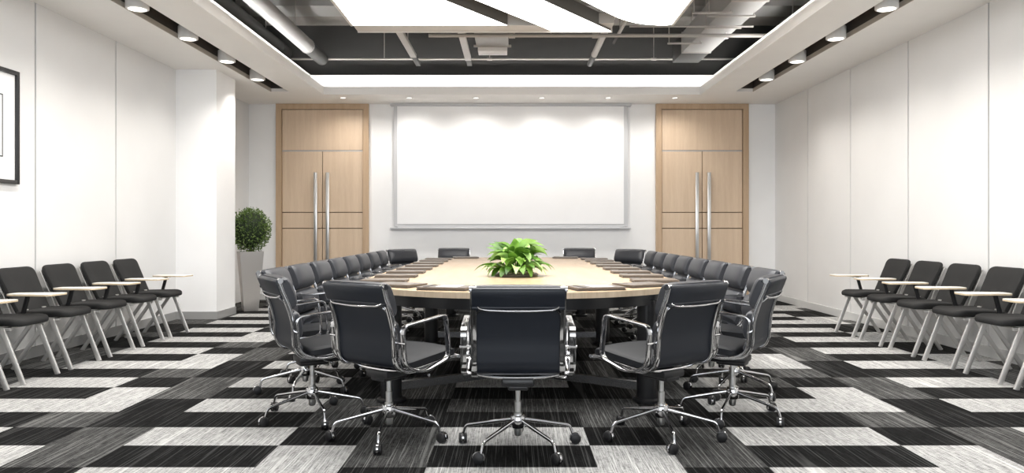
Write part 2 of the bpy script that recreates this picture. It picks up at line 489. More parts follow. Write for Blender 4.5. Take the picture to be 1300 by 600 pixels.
# slot linings
c = MB()
for s in (-1, 1):
    x0, x1 = sorted((s * (SX0 - .03), s * (SX1 + .03)))
    a, b = sorted((s * (SX0 - .03), s * (SX0 - .04))); c.box(a, b, SY0 - .03, SY1 + .03, H + T, H + .24)
    a, b = sorted((s * (SX1 + .002), s * (SX1 + .03))); c.box(a, b, SY0 - .03, SY1 + .03, H + T, H + .24)
    c.box(x0, x1, SY0 - .04, SY1 + .04, H + .24, H + .25)
    c.box(x0, x1, SY1 + .002, SY1 + .03, H + T, H + .24)
struct(c.build('trim_3', M['slot']))
c = MB()
for s in (-1, 1):
    a, b = sorted((s * (SX1 - .006), s * SX1)); c.box(a, b, SY0, SY1, H - .002, H + T)
struct(c.build('trim_4', M['slotlip']))
# beams of the slab
c = MB(); c.box(-3.80, PX, 10.28, 10.80, 4.25, ZS)
struct(c.build('ceiling_beam', M['duct']))
c = MB(); c.box(-PX, PX, 7.2, 7.7, 4.25, ZS); c.box(-PX, PX, 4.0, 4.5, 4.25, ZS)
struct(c.build('ceiling_beam', M['duct']))

# ------------------------------------------------------------------ hung light
ZL = 3.45
lt = empty('pendant_light_box', (0, 6.0, ZL), 0, 'huge suspended ceiling light of three slanted white glowing panels in a grey frame', 'ceiling light')
def rel(poly): return [(x, y - 6.0) for x, y in poly]
pl = [(-1.77, 5.78), (-.05, 8.33), (-1.77, 8.33)]
pm = [(-1.77, 4.50), (1.13, 8.57), (.46, 8.57), (-1.77, 5.42)]
arc = []
p_a = Vector((1.06, 7.93)); p_b = Vector((1.35, 8.34)); p_c = Vector((1.70, 8.33))
for k in range(9):
    t = k / 8; arc.append(tuple(p_a * (1 - t) ** 2 + p_b * 2 * t * (1 - t) + p_c * t * t))
pr = [(-1.77, 3.4), (1.77, 3.4), (1.77, 8.31)] + arc[::-1] + [(-1.77, 3.95)]
for poly in (pl, pm, pr):
    m = MB(); m.prism(rel(poly), 0, .02, mi=1, mi_top=1, mi_bot=0)
    po = m.build('light_panel', [M['panel'], M['panelframe']], lt)
    m = MB(); m.prism(rel(poly), .0205, .15, mi=0); m.build('panel_casing', M['panelframe'], lt)
# frame rails
m = MB()
m.box(-1.775, 1.14, 8.345 - 6, 8.56 - 6, .03, .14, 0)
m.box(-1.80, -1.775, 3.38 - 6, 8.36 - 6, -.004, .15, 0); m.box(1.775, 1.80, 3.38 - 6, 8.35 - 6, -.004, .15, 0)
m.build('frame_rail', M['panelrail'], lt)
m = MB()
m.box(-1.77, .45, 8.34 - 6, 8.60 - 6, .0, .03, 0)
m.box(-1.77, 1.15, 8.575 - 6, 8.60 - 6, -.012, .14, 0)
m.build('frame_rail', M['panelrail'], lt)
for x in (-1.5, 1.5):
    for y in (-2.3, 0, 2.2):
        m = MB(); m.tube([(x, y, .14), (x, y, ZS - ZL)], .006, 6); m.build('suspension_rod', M['pipe'], lt)

# ------------------------------------------------------------------ services in the ceiling void
def duct_y(name, x, z, r, y0, y1, y2, mat, matd, label, cat, kind='round', ring=True):
    e = empty(name, (x, y1, z), 0, label, cat)
    m = MB()
    if kind == 'round': m.tube([(0, y0 - y1, 0), (0, 0, 0)], r, 20)
    else: m.rbox(-r, r, y0 - y1, 0, -r * .6, r * .6, .004)
    m.build('duct_run', mat, e)
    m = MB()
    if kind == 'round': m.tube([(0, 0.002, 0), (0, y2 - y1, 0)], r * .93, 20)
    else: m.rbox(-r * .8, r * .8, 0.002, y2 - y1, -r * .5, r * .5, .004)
    m.build('shaded_end', matd, e)  # far length of the same run, shade painted as a darker piece
    if ring:
        m = MB(); m.tube([(0, -.03, 0), (0, .0, 0)], r * 1.06, 20)
        m.build('coupling_ring', mat, e)
    for yy in (y0 - y1 + 1, -.6):
        m = MB(); m.tube([(0, yy, r * .5), (0, yy, ZS - z)], .006, 6); m.build('hanger_rod', M['pipe'], e)
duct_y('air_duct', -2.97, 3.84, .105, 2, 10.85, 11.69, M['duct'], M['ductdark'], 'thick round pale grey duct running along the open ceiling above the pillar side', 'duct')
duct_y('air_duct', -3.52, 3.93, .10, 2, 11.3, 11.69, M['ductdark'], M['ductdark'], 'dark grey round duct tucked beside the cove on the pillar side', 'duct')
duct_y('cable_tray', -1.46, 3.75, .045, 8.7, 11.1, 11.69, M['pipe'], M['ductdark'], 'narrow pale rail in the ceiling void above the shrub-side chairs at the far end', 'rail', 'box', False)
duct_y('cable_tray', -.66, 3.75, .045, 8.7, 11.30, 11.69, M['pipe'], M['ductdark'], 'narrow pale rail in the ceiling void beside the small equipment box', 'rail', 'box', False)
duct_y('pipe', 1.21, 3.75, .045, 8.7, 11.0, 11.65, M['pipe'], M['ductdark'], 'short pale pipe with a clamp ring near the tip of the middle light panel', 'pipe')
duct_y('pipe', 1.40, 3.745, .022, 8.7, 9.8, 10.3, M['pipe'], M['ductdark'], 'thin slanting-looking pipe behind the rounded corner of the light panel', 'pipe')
# rectangular supply duct
e = empty('rectangular_duct', (2.68, 10.9, 3.75), 0, 'wide rectangular white air duct above the side with no pillar', 'duct')
m = MB(); m.rbox(-.205, .205, -8.9, 0, 0, .29, .004); m.build('duct_run', M['duct'], e)
m = MB(); m.rbox(-.20, .20, .002, .66, .002, .28, .004); m.build('shaded_end', M['ductdark'], e)  # duct carries on here; its shade is painted into the colour
m = MB()
for yy in (-7.5, -5, -2.5): m.rbox(-.215, .215, yy, yy + .03, -.01, .30, .003)
m.rbox(-.215, .215, -.03, 0, -.008, .30, .003)
m.build('joint_flange', M['pipe'], e)
for yy in (-6, -3.0, -.5):
    for x in (-.18, .18):
        m = MB(); m.tube([(x, yy, .27), (x, yy, ZS - 3.75)], .006, 6); m.build('hanger_rod', M['pipe'], e)
# trapeze bars
for i, (xa, xb, y, lab) in enumerate(((2.11, 2.57, 10.15, 'farthest of the four short grey hanger bars under the rectangular duct'),
                         (2.41, 2.87, 9.37, 'short grey hanger bar under the rectangular duct beside the sprinkler'),
                         (2.31, 2.88, 8.85, 'longest short hanger bar under the rectangular duct'),
                         (2.10, 2.57, 8.72, 'nearest grey hanger bar crossing under the edge of the rectangular duct'))):
    m = MB(); m.rbox(xa, xb, y - .015, y + .015, 3.69, 3.712, .003)
    m.tube([(xa + .02, y, 3.70), (xa + .02, y, ZS)], .007, 6)
    if xb > 2.9: pass
    m.tube([(xb - .02, y, 3.70), (xb - .02, y, 3.736)], .007, 6)
    tag(m.build('hanger_bar', M['pipe']), lab, 'hanger bar', 'hanger bars under the duct')
e = empty('sprinkler', (2.80, 9.78, 3.70), 0, 'small sprinkler head under the rectangular duct', 'sprinkler')
m = MB(); m.tube([(0, 0, .052), (0, 0, -.02)], .012, 8); m.build('stem', M['steel'], e)
m = MB(); m.lathe([(.005, -.03), (.03, -.028), (.03, -.022), (.008, -.02)], k=12); m.build('deflector', M['steel'], e)
# cross pipes
def cross_pipe(x0, x1, y, z, r, label, hang, fit):
    e = empty('water_pipe', (0, y, z), 0, label, 'pipe')
    m = MB(); m.sweep([(x0, 0, 0), (x1, 0, 0)], [(r * math.cos(2 * PI * i / 12), r * math.sin(2 * PI * i / 12)) for i in range(12)]); m.build('pipe_run', M['pipe'], e)
    for x in hang:
        m = MB(); m.tube([(x, 0, 0), (x, 0, ZS - z)], .006, 6); m.build('hanger_rod', M['pipe'], e)
    for x in fit:
        m = MB(); m.sweep([(x - .04, 0, 0), (x + .04, 0, 0)], [(r * 1.5 * math.cos(2 * PI * i / 12), r * 1.5 * math.sin(2 * PI * i / 12)) for i in range(12)])
        m.build('pipe_fitting', M['pipe'], e)
cross_pipe(-4.2, 4.2, 11.72, 3.845, .015, 'thin pale pipe crossing the whole ceiling void just above the far cove', (-2.0, -.35, 2.22), (-.35, 2.22))
cross_pipe(-1.07, 3.9, 9.6, 3.665, .024, 'thick pale pipe crossing the void just behind the hung light', (.5, 3.6), (1.07, .0))
cross_pipe(1.46, 3.0, 9.3, 3.70, .011, 'very thin pipe crossing beside the rounded corner of the hung light', (2.0,), ())
# equipment box
e = empty('ceiling_equipment_box', (-.28, 10.4, 3.80), 0, 'small pale box unit hanging in the middle of the ceiling void', 'ceiling unit')
m = MB(); m.rbox(-.23, .23, -.35, .30, 0, .25, .006); m.build('body', M['duct'], e)
m = MB(); m.rbox(-.27, .27, .30, .34, -.01, .02, .004); m.build('flange', M['pipe'], e)
m = MB(); m.rbox(-.21, .21, .342, .62, -.06, .18, .006); m.build('outlet', M['lampwhite'], e)
for x in (-.2, .2):
    m = MB(); m.tube([(x, 0, .24), (x, 0, ZS - 3.8)], .006, 6); m.build('hanger_rod', M['pipe'], e)

# ------------------------------------------------------------------ lamps in the slots
def slot_lamp(x, y):
    e = empty('surface_downlight', (x, y, H - .02))
    m = MB(); m.lathe([(.092, 0), (.102, .004), (.104, .012), (.104, .13), (.098, .136), (.02, .138)], k=28); m.build('lamp_body', M['lampwhite'], e)
    m = MB(); m.lathe([(.082, -.0015), (.082, .0005)], k=28); m.build('lens', M['lamp'], e)
    m = MB(); m.tube([(0, 0, .138), (0, 0, .26)], .015, 8); m.build('mount', M['lampwhite'], e)
    return e
first = None
ords = ['farthest', 'second farthest', 'third farthest', 'nearest visible']
for s, nm in ((-1, 'over the pillar side'), (1, 'over the seamed wall without a pillar')):
    for i, y in enumerate((10.42, 9.30, 8.19, 7.08)):
        if first is None: o = first = slot_lamp(s * 3.545, y)
        else: o = copy_tree(first); o.location = (s * 3.545, y, H - .02)
        tag(o, f'{ords[i]} white cylinder lamp in the ceiling slot {nm}', 'downlight', 'cylinder lamps in the ceiling slots')
first = None
ords = ['nearest the potted shrub', 'second from the potted shrub', 'third from the potted shrub', 'fourth from the potted shrub', 'fifth from the potted shrub', 'farthest from the potted shrub']
for i, x in enumerate((-2.70, -1.64, -.575, .475, 1.535, 2.60)):
    if first is None:
        e = empty('recessed_downlight', (x, 11.95, H))
        m = MB(); m.lathe([(.040, -.002), (.055, -.006), (.060, -.001), (.060, .004)], k=24); m.build('rim', M['lampwhite'], e)
        m = MB(); m.lathe([(.038, -.004), (.038, -.0025)], k=24); m.build('lens', M['lamp'], e)
        first = o = e
    else: o = copy_tree(first); o.location = (x, 11.95, H)
    tag(o, 'tiny recessed ceiling spot before the screen wall, ' + ords[i], 'downlight', 'recessed spots along the far ceiling')

# ------------------------------------------------------------------ doors
def door(name, xc):
    d = empty(name, (xc, YB, 0)); struct(d)
    hw = .775; top = H
    m = MB(); 
    m.box(-hw, -hw + .095, -.06, 0, 0, top); m.box(hw - .095, hw, -.06, 0, 0, top); m.box(-hw + .095, hw - .095, -.06, 0, top - .09, top)
    for s in (-1, 1):
        x0, x1 = sorted((s * (hw - .095), s * (hw - .080))); m.box(x0, x1, -.066, -.0601, 0, top - .075)
    m.build('door_frame', M['doorframe'], d)
    m = MB(); m.box(-hw + .0951, hw - .0951, -.012, 0, 0, top - .0901); m.build('backing', M['groove'], d)
    m = MB(); m.rbox(-hw + .103, hw - .103, -.04, -.0121, 2.505, top - .098, .003, 1); m.build('transom_panel', M['doorwood'], d)
    m = MB(); m.box(-hw + .103, hw - .103, -.041, -.0125, 2.488, 2.500); m.build('transom_strip', M['screenframe'], d)
    for s in (-1, 1):
        m = MB()
        for z0, z1 in ((.01, 1.19), (1.203, 1.458), (1.471, 2.484)):
            x0, x1 = sorted((s * .006, s * (hw - .103))); m.rbox(x0, x1, -.04, -.0122, z0, z1, .003, 1)
        leaf = m.build('door_leaf', M['doorwood'], d)
        m = MB(); x = s * .10
        m.rbox(x - .027, x + .027, -.115, -.075, .55, 2.13, .004, 2)
        for z in (.8, 1.9): m.tube([(x, -.076, z), (x, -.0401, z)], .012, 10)
        m.build('door_handle', M['steel'], leaf)
door('door_1', -3.175); door('door_2', 3.185)

# ------------------------------------------------------------------ projection screen
s_ = empty('projection_screen', (0, YB, 0), 0, 'big blank white projection screen hanging on the far wall', 'projection screen')
m = MB(); m.rbox(-2.03, 1.99, -.13, 0, 3.235, 3.279, .008); m.build('housing', M['screenframe'], s_)
m = MB(); m.box(-1.918, 1.868, -.075, -.072, 1.27, 3.236); m.build('screen_fabric', M['screen'], s_)
m = MB(); m.box(-1.975, -1.9185, -.07, -.0, 1.23, 3.235); m.box(1.8685, 1.935, -.07, 0, 1.23, 3.235); m.box(-1.9184, 1.8684, -.07, -.04, 1.215, 1.268)
m.build('side_frame', M['screenframe'], s_)
m = MB(); m.rbox(-2.035, 1.985, -.10, 0, 1.185, 1.214, .006); m.build('bottom_bar', M['screenframe'], s_)

# ------------------------------------------------------------------ picture
p = empty('framed_picture', (-XW, 6.17, 2.08), 0, 'black framed picture with white mat hanging on the pillar-side wall', 'picture')
m = MB(); y1, z1, t = .50, .50, .035
m.rbox(0, .035, -y1, -y1 + t, -z1, z1, .003); m.rbox(0, .035, y1 - t, y1, -z1, z1, .003)
m.rbox(0, .035, -y1 + t, y1 - t, -z1, -z1 + t, .003); m.rbox(0, .035, -y1 + t, y1 - t, z1 - t, z1, .003)
m.build('frame', M['frameblack'], p)
m = MB(); m.box(.001, .012, -y1 + t + .001, y1 - t - .001, -z1 + t + .001, z1 - t - .001); m.build('mat', M['paper'], p)
m = MB()
for a, b, c_, d_ in ((-.305, .305, .262, .272), (-.305, .305, -.272, -.262), (-.305, -.297, -.272, .272), (.297, .305, -.272, .272)):
    m.box(.012, .016, a, b, c_, d_)
m.build('inner_border', M['frameblack'], p)
m = MB(); m.box(.0121, .014, -.296, .296, -.261, .261); m.build('print', M['artgrey'], p)

# ------------------------------------------------------------------ conference table
TX = .05; TZ = .78
def table_outline(inset=0, n=36):
    hw = 1.235 - inset; f0 = 4.69 + inset; b0 = 1.08 - inset * .2; f1 = 10.80 - inset; b1 = .8
    pts = []
    for k in range(n + 1):
        a = PI + PI * k / n
        pts.append((hw * math.cos(a), f0 + b0 + b0 * math.sin(a)))
    for k in range(n + 1):
        a = PI * k / n
        pts.append((hw * math.cos(a), f1 - b1 + b1 * math.sin(a)))
    return pts
TY = 7.7
tb = empty('conference_table', (TX, TY, 0), 0, 'long oval-ended maple conference table with a black apron', 'table')
m = MB(); rp = [(x, y - TY) for x, y in table_outline()]
m.prism(rp, TZ - .038, TZ, mi=1, mi_top=0, mi_bot=1, smooth_side=True)
m.build('tabletop', [M['tabletop'], M['tableedge']], tb)
m = MB(); a = [(x, y - TY) for x, y in table_outline(.035)]; b = [(x, y - TY) for x, y in table_outline(.065)]
n = len(a)
vs = [(x, y, TZ - .0385) for x, y in a] + [(x, y, .668) for x, y in a] + [(x, y, TZ - .0385) for x, y in b] + [(x, y, .668) for x, y in b]
fs = []
for i in range(n):
    j = (i + 1) % n
    fs += [(i, j, n + j, n + i), (2 * n + i, 3 * n + i, 3 * n + j, 2 * n + j), (n + i, n + j, 3 * n + j, 3 * n + i), (i, 2 * n + i, 2 * n + j, j)]
m.add(vs, fs, 0, True); m.build('apron', M['apron'], tb)
lx = .88; lys = (5.15, 7.7, 10.2)
for x in (-lx, lx):
    for y in lys:
        m = MB(); m.lathe([(.085, 0), (.10, .004), (.10, .02), (.072, .03), (.070, .70), (.085, .705), (.085, TZ - .0386)], c=(x, y - TY, 0), k=28)
        m.build('leg', M['apron'], tb)
m = MB(); sec = [(-.02, -.028), (.02, -.028), (.02, .028), (-.02, .028)]
for x in (-lx, lx):
    m.sweep([(x, 5.15 - TY, .10), (0, 5.75 - TY, .10)], sec, smooth=False)
    m.sweep([(x, 10.2 - TY, .10), (0, 9.6 - TY, .10)], sec, smooth=False)
m.sweep([(0, 5.73 - TY, .10), (0, 9.62 - TY, .10)], sec, smooth=False)
m.sweep([(-lx, 0, .10), (lx, 0, .10)], sec, smooth=False)
m.build('stretcher', M['gunmetal'], tb)
m = MB()
for x in (-.55, .55): m.rbox(x - .03, x + .03, 5.3 - TY, 10.1 - TY, .69, TZ - .0387, .004)
for y in (5.3, 7.7, 10.1): m.rbox(-.9, .9, y - TY - .03, y - TY + .03, .70, TZ - .0388, .004)
m.build('underframe', M['blackmetal'], tb)

# ------------------------------------------------------------------ plant on the table
pt = empty('table_plant', (.035, 6.42, TZ), 0, 'lush light green leafy plant in the middle of the conference table', 'plant')
m = MB(); m.lathe([(.16, 0), (.185, .003), (.19, .020), (.18, .028), (.16, .022)], k=32); m.build('tray', M['folder'], pt)
m = MB()
for k in range(90):
    a = random.uniform(0, 2 * PI); r = .155 * math.sqrt(random.random()); q = random.uniform(.008, .016)
    m.lathe([(.3 * q, -.5 * q), (q, 0), (.5 * q, .5 * q)], c=(r * math.cos(a), r * math.sin(a), .026 + q * .3), k=6)
tag(m.build('pebbles', M['soil'], pt), kind='stuff')
def leaf(m, base, az, el, ln, wd, droop, roll=0, mi=0, cup=.25, nseg=9):
    """arched lanceolate blade with midrib fold"""
    d = Vector((math.cos(az), math.sin(az), 0)); p = Vector(base); e = el
    side = Vector((-math.sin(az), math.cos(az), 0))
    rows = []
    for i in range(nseg + 1):
        t = i / nseg
        fw = d * math.cos(e) + Vector((0, 0, 1)) * math.sin(e)
        nr = side.cross(fw) * -1
        sd = (Matrix.Rotation(roll, 3, fw) @ side); nn = (Matrix.Rotation(roll, 3, fw) @ nr)
        w_ = wd * (math.sin(PI * min(1, (t * .93 + .04)) ** .72) ** 1.15 if t < 1 else 0) * .5
        w_ = max(w_, .0012)
        wav = .05 * w_ * math.sin(t * 14)
        rows.append((p - sd * w_ + nn * (w_ * cup + wav), p.copy(), p + sd * w_ + nn * (w_ * cup - wav)))
        p = p + fw * (ln / nseg); e -= droop / nseg
    vs = [v for r_ in rows for v in r_]; fs = []
    for i in range(nseg):
        for k in range(2):
            q = i * 3 + k; fs.append((q, q + 1, q + 4, q + 3))
    m.add(vs, fs, mi, True)
m = MB(); stem = MB()
def sprig(az, r0, h0, el, ln, wd, droop, mi, roll=0):
    b0 = Vector((math.cos(az) * r0 * .45, math.sin(az) * r0 * .45, .02))
    b1 = Vector((math.cos(az) * r0, math.sin(az) * r0, h0))
    stem.tube(smooth_path([b0, (b0 + b1) / 2 + Vector((0, 0, h0 * .15)), b1], 4), .0032, 5)
    leaf(m, b1, az, el, ln, wd, droop, roll, mi)
for k in range(26):      # low skirt
    sprig(2 * PI * k / 26 + random.uniform(-.12, .12), random.uniform(.10, .16), random.uniform(.05, .09), R(random.uniform(15, 42)), random.uniform(.16, .24), random.uniform(.065, .10), R(random.uniform(70, 110)), random.choice((0, 1, 1, 2)), random.uniform(-.4, .4))
for k in range(24):      # middle
    sprig(2 * PI * k / 24 + random.uniform(-.2, .2), random.uniform(.06, .13), random.uniform(.10, .16), R(random.uniform(30, 60)), random.uniform(.15, .21), random.uniform(.07, .11), R(random.uniform(50, 120)), random.choice((0, 1, 1, 2)), random.uniform(-.5, .5))
for k in range(20):      # crown
    sprig(2 * PI * k / 17 + random.uniform(-.3, .3), random.uniform(.03, .10), random.uniform(.15, .23), R(random.uniform(30, 75)), random.uniform(.12, .20), random.uniform(.06, .11), R(random.uniform(40, 130)), random.choice((0, 1, 1, 2, 2)), random.uniform(-.6, .6))
# hand-placed leaves the photograph shows clearly, facing the near end of the table
for az, r0, h0, el, ln, wd, dr, mi, ro in (
        (R(175), .06, .20, R(38), .20, .060, R(35), 1, -.9), (R(168), .05, .215, R(44), .17, .05, R(38), 1, -.8), (R(182), .06, .185, R(30), .21, .05, R(30), 1, -.9),
        (R(262), .03, .19, R(72), .16, .10, R(30), 0, .5), (R(75), .05, .22, R(60), .17, .10, R(50), 0, .3),
        (R(330), .05, .23, R(50), .19, .13, R(60), 2, -.3), (R(355), .10, .22, R(20), .19, .10, R(80), 2, -.5), (R(200), .11, .17, R(35), .17, .12, R(75), 2, .3),
        (R(300), .10, .19, R(15), .16, .085, R(95), 2, -.1), (R(280), .10, .14, R(25), .15, .085, R(100), 0, 0), (R(250), .10, .13, R(30), .16, .09, R(100), 0, .2),
        (R(5), .10, .26, R(25), .15, .035, R(110), 1, 0), (R(315), .13, .10, R(35), .17, .075, R(90), 2, -.2), (R(225), .14, .09, R(35), .19, .06, R(100), 1, .2), (R(190), .15, .06, R(38), .24, .055, R(95), 1, .4)):
    sprig(az, r0, h0, el, ln, wd, dr, mi, ro)
m.v = [(x, y, max(z, .006)) for x, y, z in m.v]
m.build('foliage', [M['leaf'], M['leafdark'], M['leafpale']], pt, fix=False)
stem.build('stems', M['leafdark'], pt)

# ------------------------------------------------------------------ potted shrub in the corner
px_, py_ = -3.82, 10.92
pp = empty('potted_shrub', (px_, py_, 0), R(28), 'clipped round green shrub in a tall tapered steel planter behind the pillar', 'potted plant')
m = MB()
def ring(h, z): return [(-h, -h, z), (h, -h, z), (h, h, z), (-h, h, z)]
hb, ht, hh = .10, .165, .86
vs = ring(hb, 0) + ring(ht, hh) + ring(ht - .02, hh) + ring(ht - .03, hh - .08)
fs = [(3, 2, 1, 0)]
for a0 in (0, 4, 8):
    for i in range(4):
        j = (i + 1) % 4; fs.append((a0 + i, a0 + j, a0 + 4 + j, a0 + 4 + i))
fs.append((12, 13, 14, 15))
m.add(vs, fs, 0, False); m.build('planter', M['planter'], pp)
m = MB(); m.box(-.13, .13, -.13, .13, hh - .075, hh - .05); m.build('soil', M['shrubcore'], pp)
m = MB(); m.tube([(0, 0, hh - .06), (0.01, 0, hh + .2)], .018, 8); m.build('stem', M['shrubcore'], pp)
m = MB(); cz = 1.17; rx, rz_ = .27, .30
# leafy ball with an uneven surface
m2 = MB()
lat = 10
for i in range(1, lat):
    pass
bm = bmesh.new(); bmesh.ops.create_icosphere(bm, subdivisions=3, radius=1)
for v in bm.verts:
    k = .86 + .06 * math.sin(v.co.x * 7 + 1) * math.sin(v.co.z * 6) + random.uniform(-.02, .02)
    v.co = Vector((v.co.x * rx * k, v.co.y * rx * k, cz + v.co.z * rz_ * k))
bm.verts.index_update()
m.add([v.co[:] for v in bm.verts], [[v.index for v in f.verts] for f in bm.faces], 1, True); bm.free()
for k in range(2300):
    z = random.uniform(-1, 1); a = random.uniform(0, 2 * PI); r = math.sqrt(1 - z * z)
    kk = random.uniform(.82, 1.06) + .05 * math.sin(a * 5 + z * 7)
    n_ = Vector((r * math.cos(a), r * math.sin(a), z))
    p_ = Vector((n_.x * rx * kk, n_.y * rx * kk, cz + n_.z * rz_ * kk))
    d = (n_ + Vector((random.uniform(-.9, .9), random.uniform(-.9, .9), random.uniform(-.5, 1)))).normalized()
    s = d.cross(Vector((random.uniform(-1, 1), random.uniform(-1, 1), random.uniform(-1, 1)))).normalized()
    l_ = random.uniform(.026, .042); w_ = l_ * .30; nn = d.cross(s)
    m.add([p_, p_ + d * l_ * .5 + s * w_, p_ + d * l_, p_ + d * l_ * .5 - s * w_, p_ + d * l_ * .5 - nn * w_ * .35], [(0, 1, 4), (1, 2, 4), (2, 3, 4), (3, 0, 4)], 0, False)
m.build('foliage', [M['boxleaf'], M['shrubcore']], pp, fix=False)

# ------------------------------------------------------------------ folders on the table
def make_folder(paper=False):
    e = empty('leather_folder', (0, 0, TZ))
    m = MB(); m.rbox(-.17, .17, -.115, .115, .0005, .007, .002, 2); m.build('back_cover', M['folderedge'], e)
    m = MB(); m.box(-.165, .165, -.110, .110, .0071, .0135); m.build('pages', M['pen'], e)
    m = MB(); m.rbox(-.17, .17, -.115, .115, .0136, .021, .002, 2); fc = m.build('front_cover', M['folder'], e)
    if paper:
        m = MB(); m.box(-.05, .10, -.075, .085, .0211, .0225); m.build('paper_sheet', M['artgrey'], e)
        m = MB(); m.box(-.13, -.10, -.095, .095, .0211, .0235); m.build('pen', M['folderedge'], e)
    else:
        m = MB(); m.rbox(.095, .168, -.10, -.03, .0211, .0235, .001, 1); m.build('card_flap', M['pen'], e)
    return e
f0 = make_folder(); f1 = make_folder(True); used = {0: False, 1: False}
def place_folder(x, y, rz, label, kind=0):
    src = f1 if kind else f0
    if not used[kind]: o = src; used[kind] = True
    else: o = copy_tree(src)
    o.location = (x, y, TZ); o.rotation_euler = (0, 0, rz)
    tag(o, label, 'folder', 'document folders on the conference table')
ordn = ['nearest', 'second', 'third', 'fourth', 'fifth', 'sixth', 'seventh', 'farthest']
fy = [5.72, 6.30, 6.87, 7.46, 8.06, 8.68, 9.30, 9.90]
for i in range(8):
    o_ = ordn[i] + (' from the near end' if 0 < i < 7 else ' of the straight row')
    place_folder(-.97, fy[i], 0, f'flat taupe folder on the shrub side of the table, {o_}')
    place_folder(1.085, fy[i], PI, f'flat taupe folder on the table side away from the shrub, {o_}')
place_folder(-.80, 5.27, R(-30), 'taupe folder at the near shrub-side curve of the table, between sheet folder and row')
place_folder(.91, 5.27, R(180 + 30), 'taupe folder at the near curve away from the shrub, between sheet folder and row')
place_folder(-.44, 5.00, R(-14), 'taupe folder with a white sheet on top, near end, shrub side', 1)
place_folder(.56, 5.00, R(14), 'taupe folder with a white sheet on top, near end, away from shrub', 1)
place_folder(-.64, 10.36, R(10), 'taupe folder at the far table end before the shrub-side end chair')
place_folder(.74, 10.36, R(170), 'taupe folder at the far table end before the other end chair')

# ------------------------------------------------------------------ office chair
# side profile (y forward, z up) of the aluminium ribs
SH = .08
prof = smooth_path([(0, y_ + SH, z_) for _, y_, z_ in [(0, -.338, .878), (0, -.314, .808), (0, -.278, .72), (0, -.252, .62), (0, -.245, .53), (0, -.238, .475), (0, -.205, .432), (0, -.13, .418), (0, -.02, .426), (0, .10, .438), (0, .19, .447), (0, .245, .440)]], 5)
def prof_at(t):
    s = t * (len(prof) - 1); i = max(0, min(int(s), len(prof) - 2)); f = s - i
    p = prof[i].lerp(prof[i + 1], f); tg = (prof[i + 1] - prof[i]).normalized()
    nrm = Vector((0, -tg.z, tg.y))      # pointing to the sitter
    if nrm.dot(Vector((0, .7, .7))) < 0: nrm = -nrm
    return p, nrm
def rrect(w, h, r, k=3):
    pts = []
    for cx, cy, a0 in ((w - r, h - r, 0), (-w + r, h - r, 90), (-w + r, -h + r, 180), (w - r, -h + r, 270)):
        for i in range(k + 1):
            a = R(a0 + 90 * i / k); pts.append((cx + r * math.cos(a), cy + r * math.sin(a)))
    return pts
def pillow(m, t0, t1, hw, T_front, off=.006, nu=16, nv=12, mi=0, p=3.2, tb_=.004, pu=6, cr=.3, rc=.035):
    """padded cushion following the profile between t0 and t1"""
    top = []; bot = []
    for j in range(nv + 1):
        v = -1 + 2 * j / nv; vv = math.sin(v * PI / 2)
        tt = (t0 + t1) / 2 + (t1 - t0) / 2 * vv
        pp_, nn = prof_at(min(1, tt))
        d_ = max(0, (abs(vv) - (1 - cr)) / cr) if cr else 0
        hwv = hw - rc * (1 - math.sqrt(max(0, 1 - d_ * d_)))
        for i in range(nu + 1):
            u = math.sin((-1 + 2 * i / nu) * PI / 2)
            h = (max(0, 1 - abs(u) ** pu) ** (1 / pu)) * (.84 + .16 * (1 - u * u)) * (max(0, 1 - abs(vv) ** p) ** (1 / p))
            shr = 1 - .012 * (1 - h)
            top.append(pp_ + Vector((u * hwv * shr, 0, 0)) + nn * (off + T_front * h))
            bot.append(pp_ + Vector((u * hwv * shr, 0, 0)) + nn * (off - tb_ * h))
    n = nu + 1; vs = top + bot; o = len(top); fs = []
    for j in range(nv):
        for i in range(nu):
            q = j * n + i
            fs.append((q, q + 1, q + n + 1, q + n)); fs.append((o + q, o + q + n, o + q + n + 1, o + q + 1))
    for i in range(nu):
        fs.append((i, o + i, o + i + 1, i + 1)); q = nv * n + i; fs.append((q, q + 1, o + q + 1, o + q))
    for j in range(nv):
        q = j * n; fs.append((q, q + n, o + q + n, o + q)); q = j * n + nu; fs.append((q, o + q, o + q + n, q + n))
    m.add(vs, fs, mi, True)
